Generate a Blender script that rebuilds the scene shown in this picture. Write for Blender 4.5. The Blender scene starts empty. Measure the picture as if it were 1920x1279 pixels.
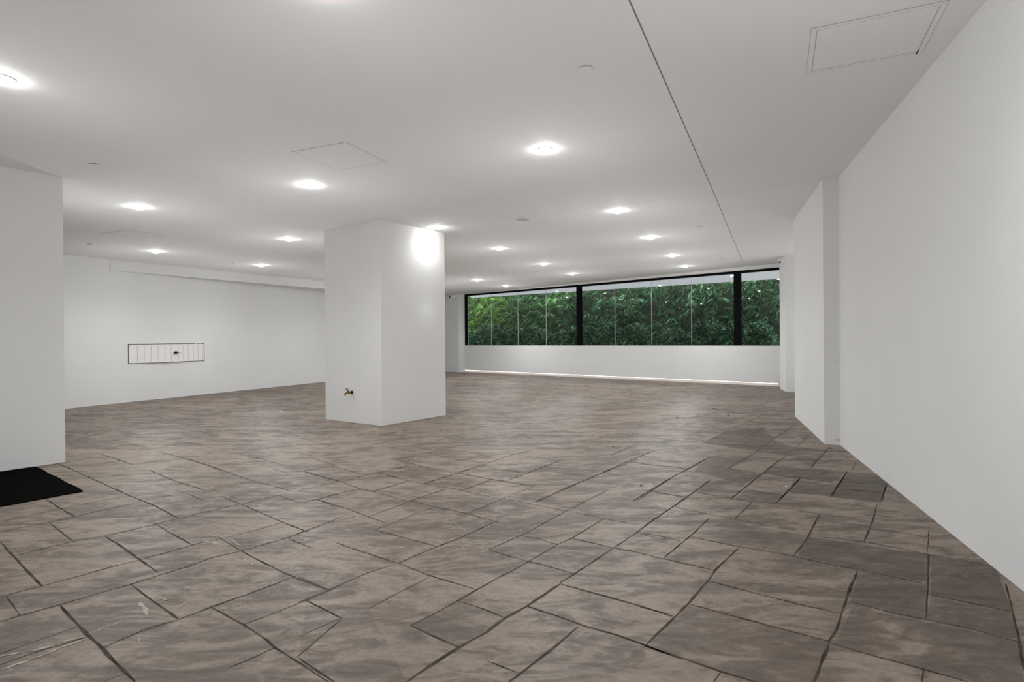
import bpy, math, random
from mathutils import Vector, Matrix

SC = bpy.context.scene
COL = SC.collection
random.seed(7)

# ------------------------------------------------------------------ camera
PITCH, ROLL, FPX = -0.00249, -0.0085, 1075.0
fwd = Vector((0, math.cos(PITCH), math.sin(PITCH)))
up0 = Vector((0, -math.sin(PITCH), math.cos(PITCH)))
rt0 = Vector((1, 0, 0))
rt = rt0 * math.cos(ROLL) + up0 * math.sin(ROLL)
up = -rt0 * math.sin(ROLL) + up0 * math.cos(ROLL)
cam = bpy.data.cameras.new('camera')
cam.sensor_width = 36
cam.lens = FPX / 1920 * 36
cam.clip_start = 0.05
cam_o = bpy.data.objects.new('camera', cam)
COL.objects.link(cam_o)
cam_o.matrix_world = Matrix(((rt.x, up.x, -fwd.x, 0), (rt.y, up.y, -fwd.y, 0), (rt.z, up.z, -fwd.z, 1.15), (0, 0, 0, 1)))
SC.camera = cam_o

# ------------------------------------------------------------------ world, exposure
W = bpy.data.worlds.new('overcast_sky')
SC.world = W
W.use_nodes = True
bg = W.node_tree.nodes['Background']
bg.inputs[0].default_value = (0.93, 0.96, 1.0, 1)
bg.inputs[1].default_value = 4.6
SC.view_settings.view_transform = 'Standard'
SC.view_settings.look = 'None'
SC.view_settings.gamma = 1
SC.view_settings.exposure = 0.0
SC.view_settings.use_curve_mapping = False
SPOT_W = 70.0        # watts of each downlight beam
FILL_W = 15.0        # watts of the added bare fill lamp hung below each downlight

# ------------------------------------------------------------------ helpers
def H(x):            # underside of the ceiling, which rises slightly to the right
    return 2.803 + 0.01118 * x

def mesh_obj(name, verts, faces, mats, parent=None, midx=None, smooth=False, attr=None):
    me = bpy.data.meshes.new(name)
    me.from_pydata([tuple(v) for v in verts], [], faces)
    for m in (mats if isinstance(mats, (list, tuple)) else [mats]):
        me.materials.append(m)
    if midx:
        me.polygons.foreach_set('material_index', midx)
    if smooth:
        me.polygons.foreach_set('use_smooth', [True] * len(me.polygons))
    if attr:
        a = me.attributes.new('tone', 'FLOAT', 'FACE')
        a.data.foreach_set('value', attr)
    me.update()
    o = bpy.data.objects.new(name, me)
    COL.objects.link(o)
    if parent:
        o.parent = parent
    return o

class MB:
    def __init__(s):
        s.v, s.f, s.m = [], [], []
    def poly(s, pts, m=0):
        n = len(s.v); s.v += [Vector(p) for p in pts]
        s.f.append(tuple(range(n, n + len(pts)))); s.m.append(m)
    def prism(s, foot, z0, z1, m=0):
        """foot: list of (x,y); z0,z1 numbers or functions of x"""
        a = sum(foot[i][0] * foot[(i + 1) % len(foot)][1] - foot[(i + 1) % len(foot)][0] * foot[i][1] for i in range(len(foot)))
        if a < 0: foot = foot[::-1]
        g = lambda z, x: z(x) if callable(z) else z
        n = len(s.v); k = len(foot)
        s.v += [Vector((x, y, g(z0, x))) for x, y in foot] + [Vector((x, y, g(z1, x))) for x, y in foot]
        s.f.append(tuple(n + i for i in reversed(range(k)))); s.m.append(m)
        s.f.append(tuple(n + k + i for i in range(k))); s.m.append(m)
        for i in range(k):
            j = (i + 1) % k
            s.f.append((n + i, n + j, n + k + j, n + k + i)); s.m.append(m)
    def wall(s, A, B, t, z0, z1, m=0):
        """slab from A to B, thickness t to the left of A->B"""
        A, B = Vector(A[:2]), Vector(B[:2]); d = (B - A).normalized(); n = Vector((-d.y, d.x)) * t
        s.prism([tuple(A), tuple(B), tuple(B + n), tuple(A + n)], z0, z1, m)
    def box(s, c, ax, ay, az, m=0):
        """box centred at c with half-extent vectors"""
        c, ax, ay, az = map(Vector, (c, ax, ay, az)); n = len(s.v)
        for k in (-1, 1):
            for j in (-1, 1):
                for i in (-1, 1):
                    s.v.append(c + ax * i + ay * j + az * k)
        for f in ((0, 2, 3, 1), (4, 5, 7, 6), (0, 1, 5, 4), (2, 6, 7, 3), (0, 4, 6, 2), (1, 3, 7, 5)):
            s.f.append(tuple(n + i for i in f)); s.m.append(m)
    def lathe(s, prof, seg=32, M=None, m=0):
        """prof: (r,z) list, axis z; M transforms"""
        M = M or Matrix.Identity(4); n = len(s.v); P = len(prof)
        for r, z in prof:
            for i in range(seg):
                a = 2 * math.pi * i / seg
                s.v.append(M @ Vector((r * math.cos(a), r * math.sin(a), z)))
        for p in range(P - 1):
            for i in range(seg):
                j = (i + 1) % seg
                s.f.append((n + p * seg + i, n + p * seg + j, n + (p + 1) * seg + j, n + (p + 1) * seg + i)); s.m.append(m)
        for p, rev in ((0, True), (P - 1, False)):
            if prof[p][0] > 1e-6:
                r_ = [n + p * seg + i for i in range(seg)]
                s.f.append(tuple(reversed(r_)) if rev else tuple(r_)); s.m.append(m)
    def tube(s, pts, rad, seg=10, m=0):
        pts = [Vector(p) for p in pts]; n = len(s.v)
        rad = rad if isinstance(rad, (list, tuple)) else [rad] * len(pts)
        for k, p in enumerate(pts):
            d = (pts[min(k + 1, len(pts) - 1)] - pts[max(k - 1, 0)]).normalized()
            u = d.orthogonal().normalized() if k == 0 else (u - d * u.dot(d)).normalized()
            w = d.cross(u)
            for i in range(seg):
                a = 2 * math.pi * i / seg
                s.v.append(p + (u * math.cos(a) + w * math.sin(a)) * rad[k])
        for k in range(len(pts) - 1):
            for i in range(seg):
                j = (i + 1) % seg
                s.f.append((n + k * seg + i, n + k * seg + j, n + (k + 1) * seg + j, n + (k + 1) * seg + i)); s.m.append(m)
        s.f.append(tuple(n + i for i in reversed(range(seg)))); s.m.append(m)
        q = n + (len(pts) - 1) * seg
        s.f.append(tuple(q + i for i in range(seg))); s.m.append(m)
    def build(s, name, mats, parent=None, smooth=False, bevel=0):
        o = mesh_obj(name, s.v, s.f, mats, parent, s.m, smooth)
        if bevel:
            b = o.modifiers.new('bevel', 'BEVEL'); b.width = bevel; b.segments = 2; b.limit_method = 'ANGLE'
        return o

def tag(o, label=None, cat=None, group=None, kind=None):
    if label: o['label'] = label
    if cat: o['category'] = cat
    if group: o['group'] = group
    if kind: o['kind'] = kind
    return o

def thing(name, label, cat, loc=(0, 0, 0), group=None, kind=None):
    o = bpy.data.objects.new(name, None)
    o.empty_display_size = 0.1
    COL.objects.link(o); o.location = loc
    return tag(o, label, cat, group, kind)

# ------------------------------------------------------------------ materials
def mat(name, base=(.8, .8, .8), rough=.5, metal=0.0, spec=.5, emit=None, estr=0):
    m = bpy.data.materials.new(name); m.use_nodes = True
    b = m.node_tree.nodes['Principled BSDF']
    b.inputs['Base Color'].default_value = (*base, 1)
    b.inputs['Roughness'].default_value = rough
    b.inputs['Metallic'].default_value = metal
    b.inputs['Specular IOR Level'].default_value = spec
    if emit:
        b.inputs['Emission Color'].default_value = (*emit, 1)
        b.inputs['Emission Strength'].default_value = estr
    return m

def nd(m, t, **kw):
    n = m.node_tree.nodes.new(t)
    for k, v in kw.items():
        if k in n.inputs: n.inputs[k].default_value = v
        else: setattr(n, k, v)
    return n

def lk(m, a, ao, b, bi):
    m.node_tree.links.new(a.outputs[ao], b.inputs[bi])

def ramp(m, stops):
    r = m.node_tree.nodes.new('ShaderNodeValToRGB')
    e = r.color_ramp.elements
    while len(e) < len(stops): e.new(.5)
    for el, (p, c) in zip(e, stops):
        el.position = p; el.color = (*c, 1)
    return r

def plaster(name, c, var=.012, bump=.12):
    m = mat(name, c, .75, spec=.25)
    b = m.node_tree.nodes['Principled BSDF']
    tc = nd(m, 'ShaderNodeTexCoord')
    n1 = nd(m, 'ShaderNodeTexNoise', Scale=1.3, Detail=5.0)
    lk(m, tc, 'Object', n1, 'Vector')
    r = ramp(m, [(.3, tuple(x - var for x in c)), (.7, tuple(x + var for x in c))])
    lk(m, n1, 'Fac', r, 'Fac'); lk(m, r, 'Color', b, 'Base Color')
    n2 = nd(m, 'ShaderNodeTexNoise', Scale=60.0, Detail=3.0)
    lk(m, tc, 'Object', n2, 'Vector')
    bp = nd(m, 'ShaderNodeBump', Strength=bump, Distance=.003)
    lk(m, n2, 'Fac', bp, 'Height'); lk(m, bp, 'Normal', b, 'Normal')
    return m

M_wall = plaster('white_wall_paint', (.735, .732, .726))
M_ceil = plaster('white_ceiling_paint', (.885, .88, .875), .008, .05)
M_white = mat('white_plastic', (.82, .82, .81), .4)
M_cream = mat('white_louvre_paint', (.80, .785, .765), .5)
M_black = mat('black_anodised_frame', (.003, .003, .003), .6, spec=.04)
M_gap = mat('dark_gap', (.03, .03, .03), .9)
M_seam = mat('grey_seam', (.42, .41, .40), .9)
M_groove = mat('ceiling_groove', (.23, .225, .22), .9)
M_grey = mat('grey_speaker_cloth', (.55, .57, .55), .9)
M_brass = mat('aged_brass', (.26, .16, .06), .35, 1.0)
M_dark = mat('dark_metal', (.02, .018, .016), .4, .6)
M_lens = mat('lit_lens', (1, 1, 1), .3, emit=(1, .985, .96), estr=110)
M_led = mat('lit_led_strip', (1, 1, 1), .3, emit=(1, .88, .80), estr=3.4)
M_joint = mat('clear_silicone', (.55, .58, .57), .4)

def glass():
    m = bpy.data.materials.new('window_glass'); m.use_nodes = True
    nt = m.node_tree; nt.nodes.clear()
    out = nd(m, 'ShaderNodeOutputMaterial')
    tr = nd(m, 'ShaderNodeBsdfTransparent'); tr.inputs[0].default_value = (.93, .96, .94, 1)
    gl = nd(m, 'ShaderNodeBsdfGlossy'); gl.inputs['Roughness'].default_value = 0.0
    lw_ = nd(m, 'ShaderNodeLayerWeight'); lw_.inputs['Blend'].default_value = .5
    p5 = nd(m, 'ShaderNodeMath', operation='POWER'); p5.inputs[1].default_value = 5.0; lk(m, lw_, 'Facing', p5, 0)
    fr = nd(m, 'ShaderNodeMath', operation='MULTIPLY_ADD'); lk(m, p5, 0, fr, 0); fr.inputs[1].default_value = .9; fr.inputs[2].default_value = .009
    mx = nd(m, 'ShaderNodeMixShader')
    lk(m, fr, 0, mx, 0); lk(m, tr, 0, mx, 1); lk(m, gl, 0, mx, 2); lk(m, mx, 0, out, 0)
    return m
M_glass = glass()

def soffit():  # eave soffit, made translucent so its underside looks lit
    m = mat('translucent_soffit', (.5, .49, .51), .6)
    b = m.node_tree.nodes['Principled BSDF']; tl = nd(m, 'ShaderNodeBsdfTranslucent'); tl.inputs[0].default_value = (.225, .215, .23, 1)
    mx = nd(m, 'ShaderNodeMixShader'); mx.inputs[0].default_value = .5
    lk(m, b, 0, mx, 1); lk(m, tl, 0, mx, 2); lk(m, mx, 0, m.node_tree.nodes['Material Output'], 0)
    return m
M_soffit = soffit()

def floor_mat():
    """stamped slate-look concrete: one material, a face attribute 'tone' darkens damp slabs, lightens salt marks"""
    m = mat('stamped_concrete', (.3, .26, .22), .5, spec=.3)
    b = m.node_tree.nodes['Principled BSDF']
    tc = nd(m, 'ShaderNodeTexCoord')
    at = nd(m, 'ShaderNodeAttribute', attribute_name='tone')
    # broad swirls, stretched across the slabs
    mp = nd(m, 'ShaderNodeMapping'); mp.inputs['Rotation'].default_value = (0, 0, math.radians(35))
    mp.inputs['Scale'].default_value = (1.0, 2.3, 1)
    lk(m, tc, 'Object', mp, 'Vector')
    n1 = nd(m, 'ShaderNodeTexNoise', Scale=1.15, Detail=10.0, Roughness=.6, Distortion=1.8)
    lk(m, mp, 'Vector', n1, 'Vector')
    mp2 = nd(m, 'ShaderNodeMapping'); mp2.inputs['Rotation'].default_value = (0, 0, math.radians(-20))
    mp2.inputs['Scale'].default_value = (1.3, 3.2, 1)
    lk(m, tc, 'Object', mp2, 'Vector')
    n2 = nd(m, 'ShaderNodeTexNoise', Scale=2.1, Detail=12.0, Roughness=.68, Distortion=2.6)
    lk(m, mp2, 'Vector', n2, 'Vector')
    n3 = nd(m, 'ShaderNodeTexNoise', Scale=.28, Detail=3.0)
    lk(m, tc, 'Object', n3, 'Vector')
    # sum = n1*.5 + n2*.35 + n3*.3 + tone
    def math_(op, a, bb, v=None):
        q = nd(m, 'ShaderNodeMath', operation=op)
        m.node_tree.links.new(a, q.inputs[0])
        if bb is not None: m.node_tree.links.new(bb, q.inputs[1])
        else: q.inputs[1].default_value = v
        return q.outputs[0]
    s = math_('ADD', math_('MULTIPLY', n1.outputs['Fac'], None, .62), math_('MULTIPLY', n2.outputs['Fac'], None, .38))
    s = math_('ADD', s, math_('MULTIPLY', math_('SUBTRACT', n3.outputs['Fac'], None, .5), None, .22))
    s = math_('ADD', s, math_('MULTIPLY', at.outputs['Fac'], None, .21))
    r = ramp(m, [(.30, (.278, .222, .176)), (.43, (.238, .189, .149)), (.49, (.198, .156, .123)), (.52, (.145, .112, .089)), (.60, (.102, .078, .062)), (.75, (.068, .051, .041))])
    m.node_tree.links.new(s, r.inputs['Fac'])
    # thin dark cleft lines, here and there
    n5 = nd(m, 'ShaderNodeTexNoise', Scale=1.9, Detail=7.0, Roughness=.6, Distortion=2.0); lk(m, mp, 'Vector', n5, 'Vector')
    v_ = math_('ABSOLUTE', math_('SUBTRACT', n5.outputs['Fac'], None, .5), None, 0)
    rv = ramp(m, [(0, (.55, .55, .55)), (.006, (.72, .72, .72)), (.013, (1, 1, 1))]); m.node_tree.links.new(v_, rv.inputs['Fac'])
    n6 = nd(m, 'ShaderNodeTexNoise', Scale=.9, Detail=2.0); lk(m, tc, 'Object', n6, 'Vector')
    rm = ramp(m, [(.48, (0, 0, 0)), (.60, (1, 1, 1))]); lk(m, n6, 'Fac', rm, 'Fac')
    mv = nd(m, 'ShaderNodeMix', data_type='RGBA'); mv.inputs[6].default_value = (1, 1, 1, 1)
    m.node_tree.links.new(rm.outputs['Color'], mv.inputs[0]); m.node_tree.links.new(rv.outputs['Color'], mv.inputs[7])
    mm = nd(m, 'ShaderNodeMix', data_type='RGBA', blend_type='MULTIPLY'); mm.inputs[0].default_value = 1
    m.node_tree.links.new(r.outputs['Color'], mm.inputs[6]); m.node_tree.links.new(mv.outputs[2], mm.inputs[7])
    # fine grain
    n4 = nd(m, 'ShaderNodeTexNoise', Scale=38.0, Detail=4.0)
    lk(m, tc, 'Object', n4, 'Vector')
    r4 = ramp(m, [(.3, (.82, .82, .82)), (.7, (1.08, 1.08, 1.08))])
    lk(m, n4, 'Fac', r4, 'Fac')
    mx = nd(m, 'ShaderNodeMix', data_type='RGBA', blend_type='MULTIPLY'); mx.inputs[0].default_value = 1
    m.node_tree.links.new(mm.outputs[2], mx.inputs[6]); m.node_tree.links.new(r4.outputs['Color'], mx.inputs[7])
    m.node_tree.links.new(mx.outputs[2], b.inputs['Base Color'])
    rr = nd(m, 'ShaderNodeMapRange'); rr.inputs['From Min'].default_value = .3; rr.inputs['From Max'].default_value = .6
    rr.inputs['To Min'].default_value = .36; rr.inputs['To Max'].default_value = .56
    m.node_tree.links.new(n2.outputs['Fac'], rr.inputs['Value']); lk(m, rr, 0, b, 'Roughness')
    bp = nd(m, 'ShaderNodeBump', Strength=.35, Distance=.012)
    m.node_tree.links.new(s, bp.inputs['Height']); lk(m, bp, 'Normal', b, 'Normal')
    return m
M_floor = floor_mat()

def speck(name, a, b_, scale, rough=.8):
    m = mat(name, a, rough, spec=.3)
    b = m.node_tree.nodes['Principled BSDF']
    tc = nd(m, 'ShaderNodeTexCoord'); n = nd(m, 'ShaderNodeTexNoise', Scale=scale, Detail=5.0)
    lk(m, tc, 'Object', n, 'Vector'); r = ramp(m, [(.35, a), (.65, b_)])
    lk(m, n, 'Fac', r, 'Fac'); lk(m, r, 'Color', b, 'Base Color')
    return m
M_grout = speck('grout_line', (.026, .019, .015), (.085, .066, .053), 9)
M_grout.node_tree.nodes['Principled BSDF'].inputs['Specular IOR Level'].default_value = .1
M_bloom = speck('salt_bloom', (.40, .35, .30), (.26, .22, .185), 40, .7)
M_mat = speck('black_mat_fibre', (.0012, .0012, .0012), (.004, .0036, .0034), 140, .95)
M_mat.node_tree.nodes['Principled BSDF'].inputs['Specular IOR Level'].default_value = .01
M_soil = speck('dark_soil', (.03, .022, .015), (.06, .045, .03), 8, .95)
M_backing = speck('dark_backing', (.006, .010, .006), (.014, .018, .010), 2, .95)

def leaf_mat(name, stops, rough=.5):
    m = bpy.data.materials.new(name); m.use_nodes = True
    b = m.node_tree.nodes['Principled BSDF']
    b.inputs['Roughness'].default_value = rough
    b.inputs['Specular IOR Level'].default_value = .18
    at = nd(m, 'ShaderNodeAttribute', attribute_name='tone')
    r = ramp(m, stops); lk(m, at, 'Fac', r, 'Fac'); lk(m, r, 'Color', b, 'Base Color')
    tl = nd(m, 'ShaderNodeBsdfTranslucent'); lk(m, r, 'Color', tl, 'Color')
    mx = nd(m, 'ShaderNodeMixShader'); mx.inputs[0].default_value = .25
    out = m.node_tree.nodes['Material Output']
    lk(m, b, 0, mx, 1); lk(m, tl, 0, mx, 2); lk(m, mx, 0, out, 0)
    return m
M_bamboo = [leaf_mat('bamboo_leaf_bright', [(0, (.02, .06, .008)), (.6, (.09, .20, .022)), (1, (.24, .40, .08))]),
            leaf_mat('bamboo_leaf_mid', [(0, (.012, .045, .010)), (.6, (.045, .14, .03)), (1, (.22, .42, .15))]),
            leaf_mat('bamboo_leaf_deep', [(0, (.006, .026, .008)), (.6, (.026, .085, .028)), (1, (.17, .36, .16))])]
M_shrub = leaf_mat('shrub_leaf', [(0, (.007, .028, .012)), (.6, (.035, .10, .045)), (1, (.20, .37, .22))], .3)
M_culm = speck('bamboo_culm', (.03, .05, .015), (.07, .08, .025), 6, .6)

# ------------------------------------------------------------------ plan
RW0, Q0, Q1, Q2 = (-0.612, -6.0), (3.471, 6.073), (3.348, 6.160), (4.098, 8.315)
PL, PM, PR = (-2.748, 8.43), (-1.765, 7.734), (-1.023, 8.781)
P4 = (PL[0] + PR[0] - PM[0], PL[1] + PR[1] - PM[1])
S1, S2 = (5.751, 12.036), (5.988, 12.815)
W0, W1 = (-1.802, 20.72), (6.252, 13.374)
WD = (Vector(W1) - Vector(W0)).normalized()             # along the window wall, left to right
WN = Vector((-WD.y, WD.x))                               # outwards
if WN.y < 0: WN = -WN
BLK = (-4.336, 5.552)
LD = Vector((0.388, 0.9217)).normalized()
LW0 = Vector((-7.867, 10.071))
SILL, HEAD = 0.955, 2.785

def wp(t, off=0.0):                                      # point on the window wall line
    p = Vector(W0) + WD * t + WN * off
    return (p.x, p.y)

# floor ------------------------------------------------------------
GROUT = [
(3.0,(0.488,2.141),(0.753,2.48),(0.918,2.71),(0.995,2.835),(1.222,3.123)),
(2.0,(0.779,2.99),(1.044,3.352),(1.257,3.666)),
(1.5,(0.761,3.447),(1.09,3.913),(1.59,4.63)),
(1.5,(1.563,4.095),(1.836,4.482),(2.102,4.84),(2.51,5.388)),
(1.0,(0.921,4.167),(1.328,4.761),(1.671,5.205),(1.849,5.461)),
(2.0,(1.799,3.939),(2.332,4.658)),
(3.0,(1.475,3.016),(1.674,3.269),(1.996,3.73)),
(2.0,(1.403,3.63),(1.667,4.001)),
(2.5,(0.997,1.908),(1.179,2.147)),
(3.0,(1.187,2.161),(1.271,2.257),(1.431,2.477),(1.517,2.594),(1.689,2.815)),
(2.0,(1.965,3.213),(2.215,3.54),(2.493,3.928)),
(2.5,(1.675,2.331),(1.931,2.671),(2.184,3.014)),
(1.0,(2.184,3.028),(2.481,3.421)),
(2.5,(1.746,1.963),(1.906,2.164),(2.072,2.384),(2.27,2.643)),
(2.0,(0.665,1.913),(0.71,1.972)),
(2.5,(1.355,1.903),(1.408,1.971)),
(2.5,(2.287,4.125),(2.527,4.458),(2.85,4.886)),
(1.5,(2.531,3.956),(2.908,4.458)),
(1.0,(1.874,5.021),(2.14,5.403)),
(1.0,(2.645,5.07),(2.893,5.418)),
(1.0,(2.898,4.906),(3.131,5.232)),
(3.0,(0.488,2.141),(0.607,2.054),(0.707,1.972),(0.805,1.911)),
(2.5,(0.755,2.475),(0.888,2.379),(1.048,2.261),(1.187,2.161)),
(2.0,(0.918,2.71),(1.1,2.561),(1.241,2.453),(1.361,2.379)),
(2.5,(0.779,2.99),(0.851,2.935),(0.993,2.83)),
(2.5,(1.021,3.318),(1.234,3.153),(1.472,3.01),(1.56,2.919),(1.693,2.827),(1.918,2.654)),
(1.5,(1.705,3.318),(1.965,3.213),(2.179,3.014),(2.292,2.943),(2.388,2.837)),
(1.5,(1.456,2.486),(1.561,2.393),(1.669,2.323),(1.789,2.248),(1.895,2.142)),
(2.0,(1.183,2.154),(1.254,2.091),(1.411,1.974),(1.505,1.901)),
(2.0,(1.845,2.541),(1.955,2.468),(2.067,2.379)),
(1.0,(1.09,3.913),(1.279,3.728),(1.4,3.622),(1.527,3.52),(1.673,3.406)),
(1.5,(1.37,4.251),(1.667,4.001),(1.777,3.893),(1.989,3.717)),
(1.5,(1.59,4.63),(1.686,4.581),(1.793,4.452)),
(1.5,(2.054,4.268),(2.294,4.125),(2.522,3.942)),
(1.0,(1.989,3.717),(2.088,3.664),(2.221,3.56)),
(1.0,(2.128,3.43),(2.263,3.356),(2.37,3.268)),
(1.0,(1.064,4.272),(1.235,4.147)),
(1.0,(0.742,3.366),(0.84,3.289),(0.942,3.244)),
(2.0,(0.539,2.453),(0.605,2.41),(0.651,2.366)),
(1.0,(1.772,4.363),(1.841,4.275),(1.979,4.188)),
(1.0,(2.469,4.37),(2.708,4.208)),
(1.0,(2.11,4.84),(2.332,4.658),(2.456,4.587),(2.541,4.552)),
(0.8,(1.684,5.164),(1.883,5.02),(2.102,4.84)),
(1.0,(2.34,5.138),(2.541,5.074),(2.843,4.864),(3.046,4.784)),
(1.0,(1.161,5.242),(1.375,5.151),(1.559,5.048)),
(3.5,(-0.364,1.928),(-0.286,2.042),(-0.209,2.141),(-0.113,2.249),(-0.036,2.369),(0.054,2.469),(0.219,2.695)),
(2.5,(0.22,2.706),(0.297,2.803),(0.549,3.148)),
(2.0,(0.549,3.148),(0.729,3.394),(0.901,3.655),(1.198,4.055)),
(1.8,(-0.415,2.314),(-0.335,2.409),(-0.249,2.524),(-0.172,2.637),(0.077,2.965),(0.24,3.201),(0.335,3.308),(0.567,3.644)),
(3.0,(-0.021,1.923),(0.02,1.971),(0.117,2.095),(0.257,2.29)),
(1.2,(-0.949,2.521),(-0.858,2.651),(-0.721,2.842),(-0.604,2.953)),
(2.5,(-0.604,2.953),(-0.439,3.177),(-0.319,3.318),(-0.119,3.61)),
(1.0,(-0.625,2.459),(-0.527,2.613),(-0.406,2.787)),
(1.0,(-0.841,2.231),(-0.72,2.373)),
(1.5,(-0.138,3.14),(0.041,3.359),(0.356,3.833),(0.557,4.126),(0.727,4.368)),
(1.2,(-0.31,3.794),(-0.091,4.12),(0.169,4.507)),
(1.2,(-0.844,3.481),(-0.684,3.74),(-0.541,3.937)),
(1.2,(-0.947,3.748),(-0.735,4.099),(-0.524,4.438)),
(1.0,(-0.402,4.376),(-0.17,4.745)),
(1.2,(-1.072,4.368),(-0.858,4.702)),
(1.5,(-0.697,4.618),(-0.472,4.971),(-0.26,5.239)),
(1.8,(0.15,4.027),(0.411,4.408),(0.643,4.751),(1.174,5.442)),
(1.5,(-0.045,4.674),(0.153,4.985),(0.451,5.427)),
(1.5,(-1.397,4.668),(-1.264,4.911),(-1.115,5.055),(-0.95,5.265)),
(1.0,(-1.894,5.061),(-1.685,5.294)),
(1.0,(-1.65,4.404),(-1.512,4.594),(-1.397,4.668)),
(1.5,(-1.522,4.062),(-1.428,4.161),(-1.203,4.461)),
(1.0,(-1.159,3.63),(-1.019,3.771)),
(1.2,(0.845,4.056),(1.09,4.415),(1.346,4.775)),
(2.0,(-0.418,2.309),(-0.31,2.222),(-0.209,2.141)),
(2.0,(-0.249,2.524),(-0.126,2.441),(-0.036,2.366)),
(2.5,(0.058,2.465),(0.16,2.392),(0.274,2.298),(0.403,2.218),(0.491,2.144),(0.601,2.048)),
(3.0,(0.219,2.688),(0.396,2.565),(0.536,2.466),(0.655,2.369)),
(2.0,(0.077,2.965),(0.195,2.884),(0.297,2.803)),
(2.0,(0.334,3.302),(0.455,3.218),(0.549,3.148)),
(1.2,(0.363,3.833),(0.582,3.656),(0.793,3.521)),
(2.0,(0.549,3.148),(0.671,3.077),(0.784,2.976)),
(2.2,(-0.844,3.481),(-0.595,3.308),(-0.43,3.198)),
(2.0,(-0.595,2.958),(-0.429,2.811),(-0.291,2.716),(-0.177,2.638)),
(2.0,(-1.008,3.262),(-0.81,3.111),(-0.605,2.959)),
(1.5,(-1.421,4.16),(-1.144,3.931),(-0.798,3.601)),
(2.0,(-0.735,4.099),(-0.514,3.936),(-0.31,3.794),(-0.094,3.602)),
(2.0,(-1.397,4.668),(-1.207,4.473),(-1.072,4.368),(-0.749,4.099)),
(1.8,(-0.077,4.145),(0.148,3.988),(0.356,3.833)),
(1.5,(-1.053,2.8),(-0.956,2.718),(-0.863,2.651)),
(1.5,(-0.925,2.54),(-0.824,2.463),(-0.715,2.373)),
(2.0,(-0.783,2.076),(-0.683,1.993),(-0.608,1.931)),
(1.2,(0.041,3.359),(0.144,3.3),(0.24,3.207)),
(1.2,(-0.138,3.14),(-0.038,3.05),(0.071,2.965)),
(1.5,(-1.146,4.958),(-0.88,4.736),(-0.678,4.598),(-0.403,4.387),(-0.091,4.13)),
(1.5,(-1.685,5.294),(-1.459,5.083),(-1.264,4.911)),
(1.8,(-0.507,4.972),(-0.186,4.726),(0.169,4.507)),
(1.2,(-0.101,2.052),(0.013,1.974)),
(1.5,(-1.867,5.083),(-1.397,4.668)),
(1.0,(-1.153,5.584),(-0.823,5.219),(-0.549,5.034)),
(1.0,(-0.313,5.216),(0.134,4.934)),
(1.0,(-0.469,5.555),(-0.246,5.349)),
(1.0,(0.226,5.059),(0.602,4.822)),
(1.0,(0.729,3.394),(0.845,3.339),(0.944,3.238)),
(1.0,(1.046,4.3),(1.229,4.158)),
(2.2,(-2.129,2.37),(-2.094,2.415),(-2.001,2.515),(-1.889,2.656),(-1.822,2.728),(-1.751,2.833),(-1.675,2.931),(-1.606,3.062),(-1.495,3.149),(-1.407,3.263),(-1.323,3.357),(-1.215,3.562),(-1.123,3.738)),
(1.8,(-2.339,2.605),(-2.242,2.714),(-2.145,2.831),(-2.066,2.944),(-1.977,3.033),(-1.894,3.145),(-1.819,3.247),(-1.789,3.295),(-1.705,3.352)),
(2.0,(-2.707,3.104),(-2.635,3.216),(-2.556,3.322),(-2.437,3.415),(-2.34,3.525),(-2.266,3.635),(-2.19,3.738),(-2.068,3.901),(-1.934,4.053),(-1.762,4.278)),
(1.6,(-3.149,3.513),(-2.984,3.679),(-2.91,3.799),(-2.814,3.963),(-2.677,4.133)),
(1.2,(-3.322,3.706),(-3.215,3.854),(-3.141,3.973),(-3.022,4.166),(-2.881,4.304)),
(1.5,(-2.758,3.075),(-2.707,3.104)),
(1.5,(-2.538,2.828),(-2.47,2.899)),
(2.8,(-1.393,2.377),(-1.353,2.43),(-1.314,2.486),(-1.211,2.615),(-1.136,2.708),(-1.078,2.798)),
(1.5,(-1.556,2.156),(-1.519,2.23),(-1.467,2.312),(-1.393,2.369)),
(2.5,(-1.845,2.052),(-1.784,2.133),(-1.68,2.233)),
(1.2,(-1.101,2.327),(-1.027,2.409),(-0.924,2.538),(-0.854,2.641),(-0.814,2.698)),
(1.0,(-1.012,2.017),(-0.962,2.073),(-0.899,2.153)),
(1.5,(-1.397,1.942),(-1.357,1.99)),
(1.2,(-0.792,2.082),(-0.715,2.365)),
(1.0,(-1.678,3.381),(-1.565,3.505),(-1.469,3.646)),
(1.0,(-2.613,4.153),(-2.471,4.219),(-2.294,4.49),(-2.14,4.769)),
(1.0,(-2.704,4.226),(-2.489,4.366),(-2.264,4.598)),
(1.0,(-4.45,5.321),(-4.349,5.485),(-4.33,5.548)),
(1.0,(-4.108,5.062),(-3.974,5.173)),
(0.8,(-3.505,4.941),(-3.297,5.169)),
(0.8,(-2.881,4.794),(-2.609,5.109)),
(1.2,(-1.966,5.004),(-1.854,5.081),(-1.595,5.323)),
(1.5,(-1.536,4.098),(-1.431,4.164),(-1.307,4.354)),
(3.0,(-2.994,3.338),(-2.712,3.104),(-2.466,2.899),(-2.243,2.72)),
(2.5,(-2.984,3.679),(-2.771,3.503),(-2.561,3.328)),
(3.0,(-2.432,3.409),(-2.179,3.206),(-1.974,3.028),(-1.78,2.866)),
(2.5,(-2.269,3.632),(-2.027,3.421),(-1.819,3.247)),
(2.5,(-3.445,4.225),(-3.158,3.994),(-2.91,3.799)),
(3.0,(-4.349,5.485),(-3.638,4.914),(-2.881,4.304),(-2.529,4.04),(-2.197,3.749)),
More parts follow.
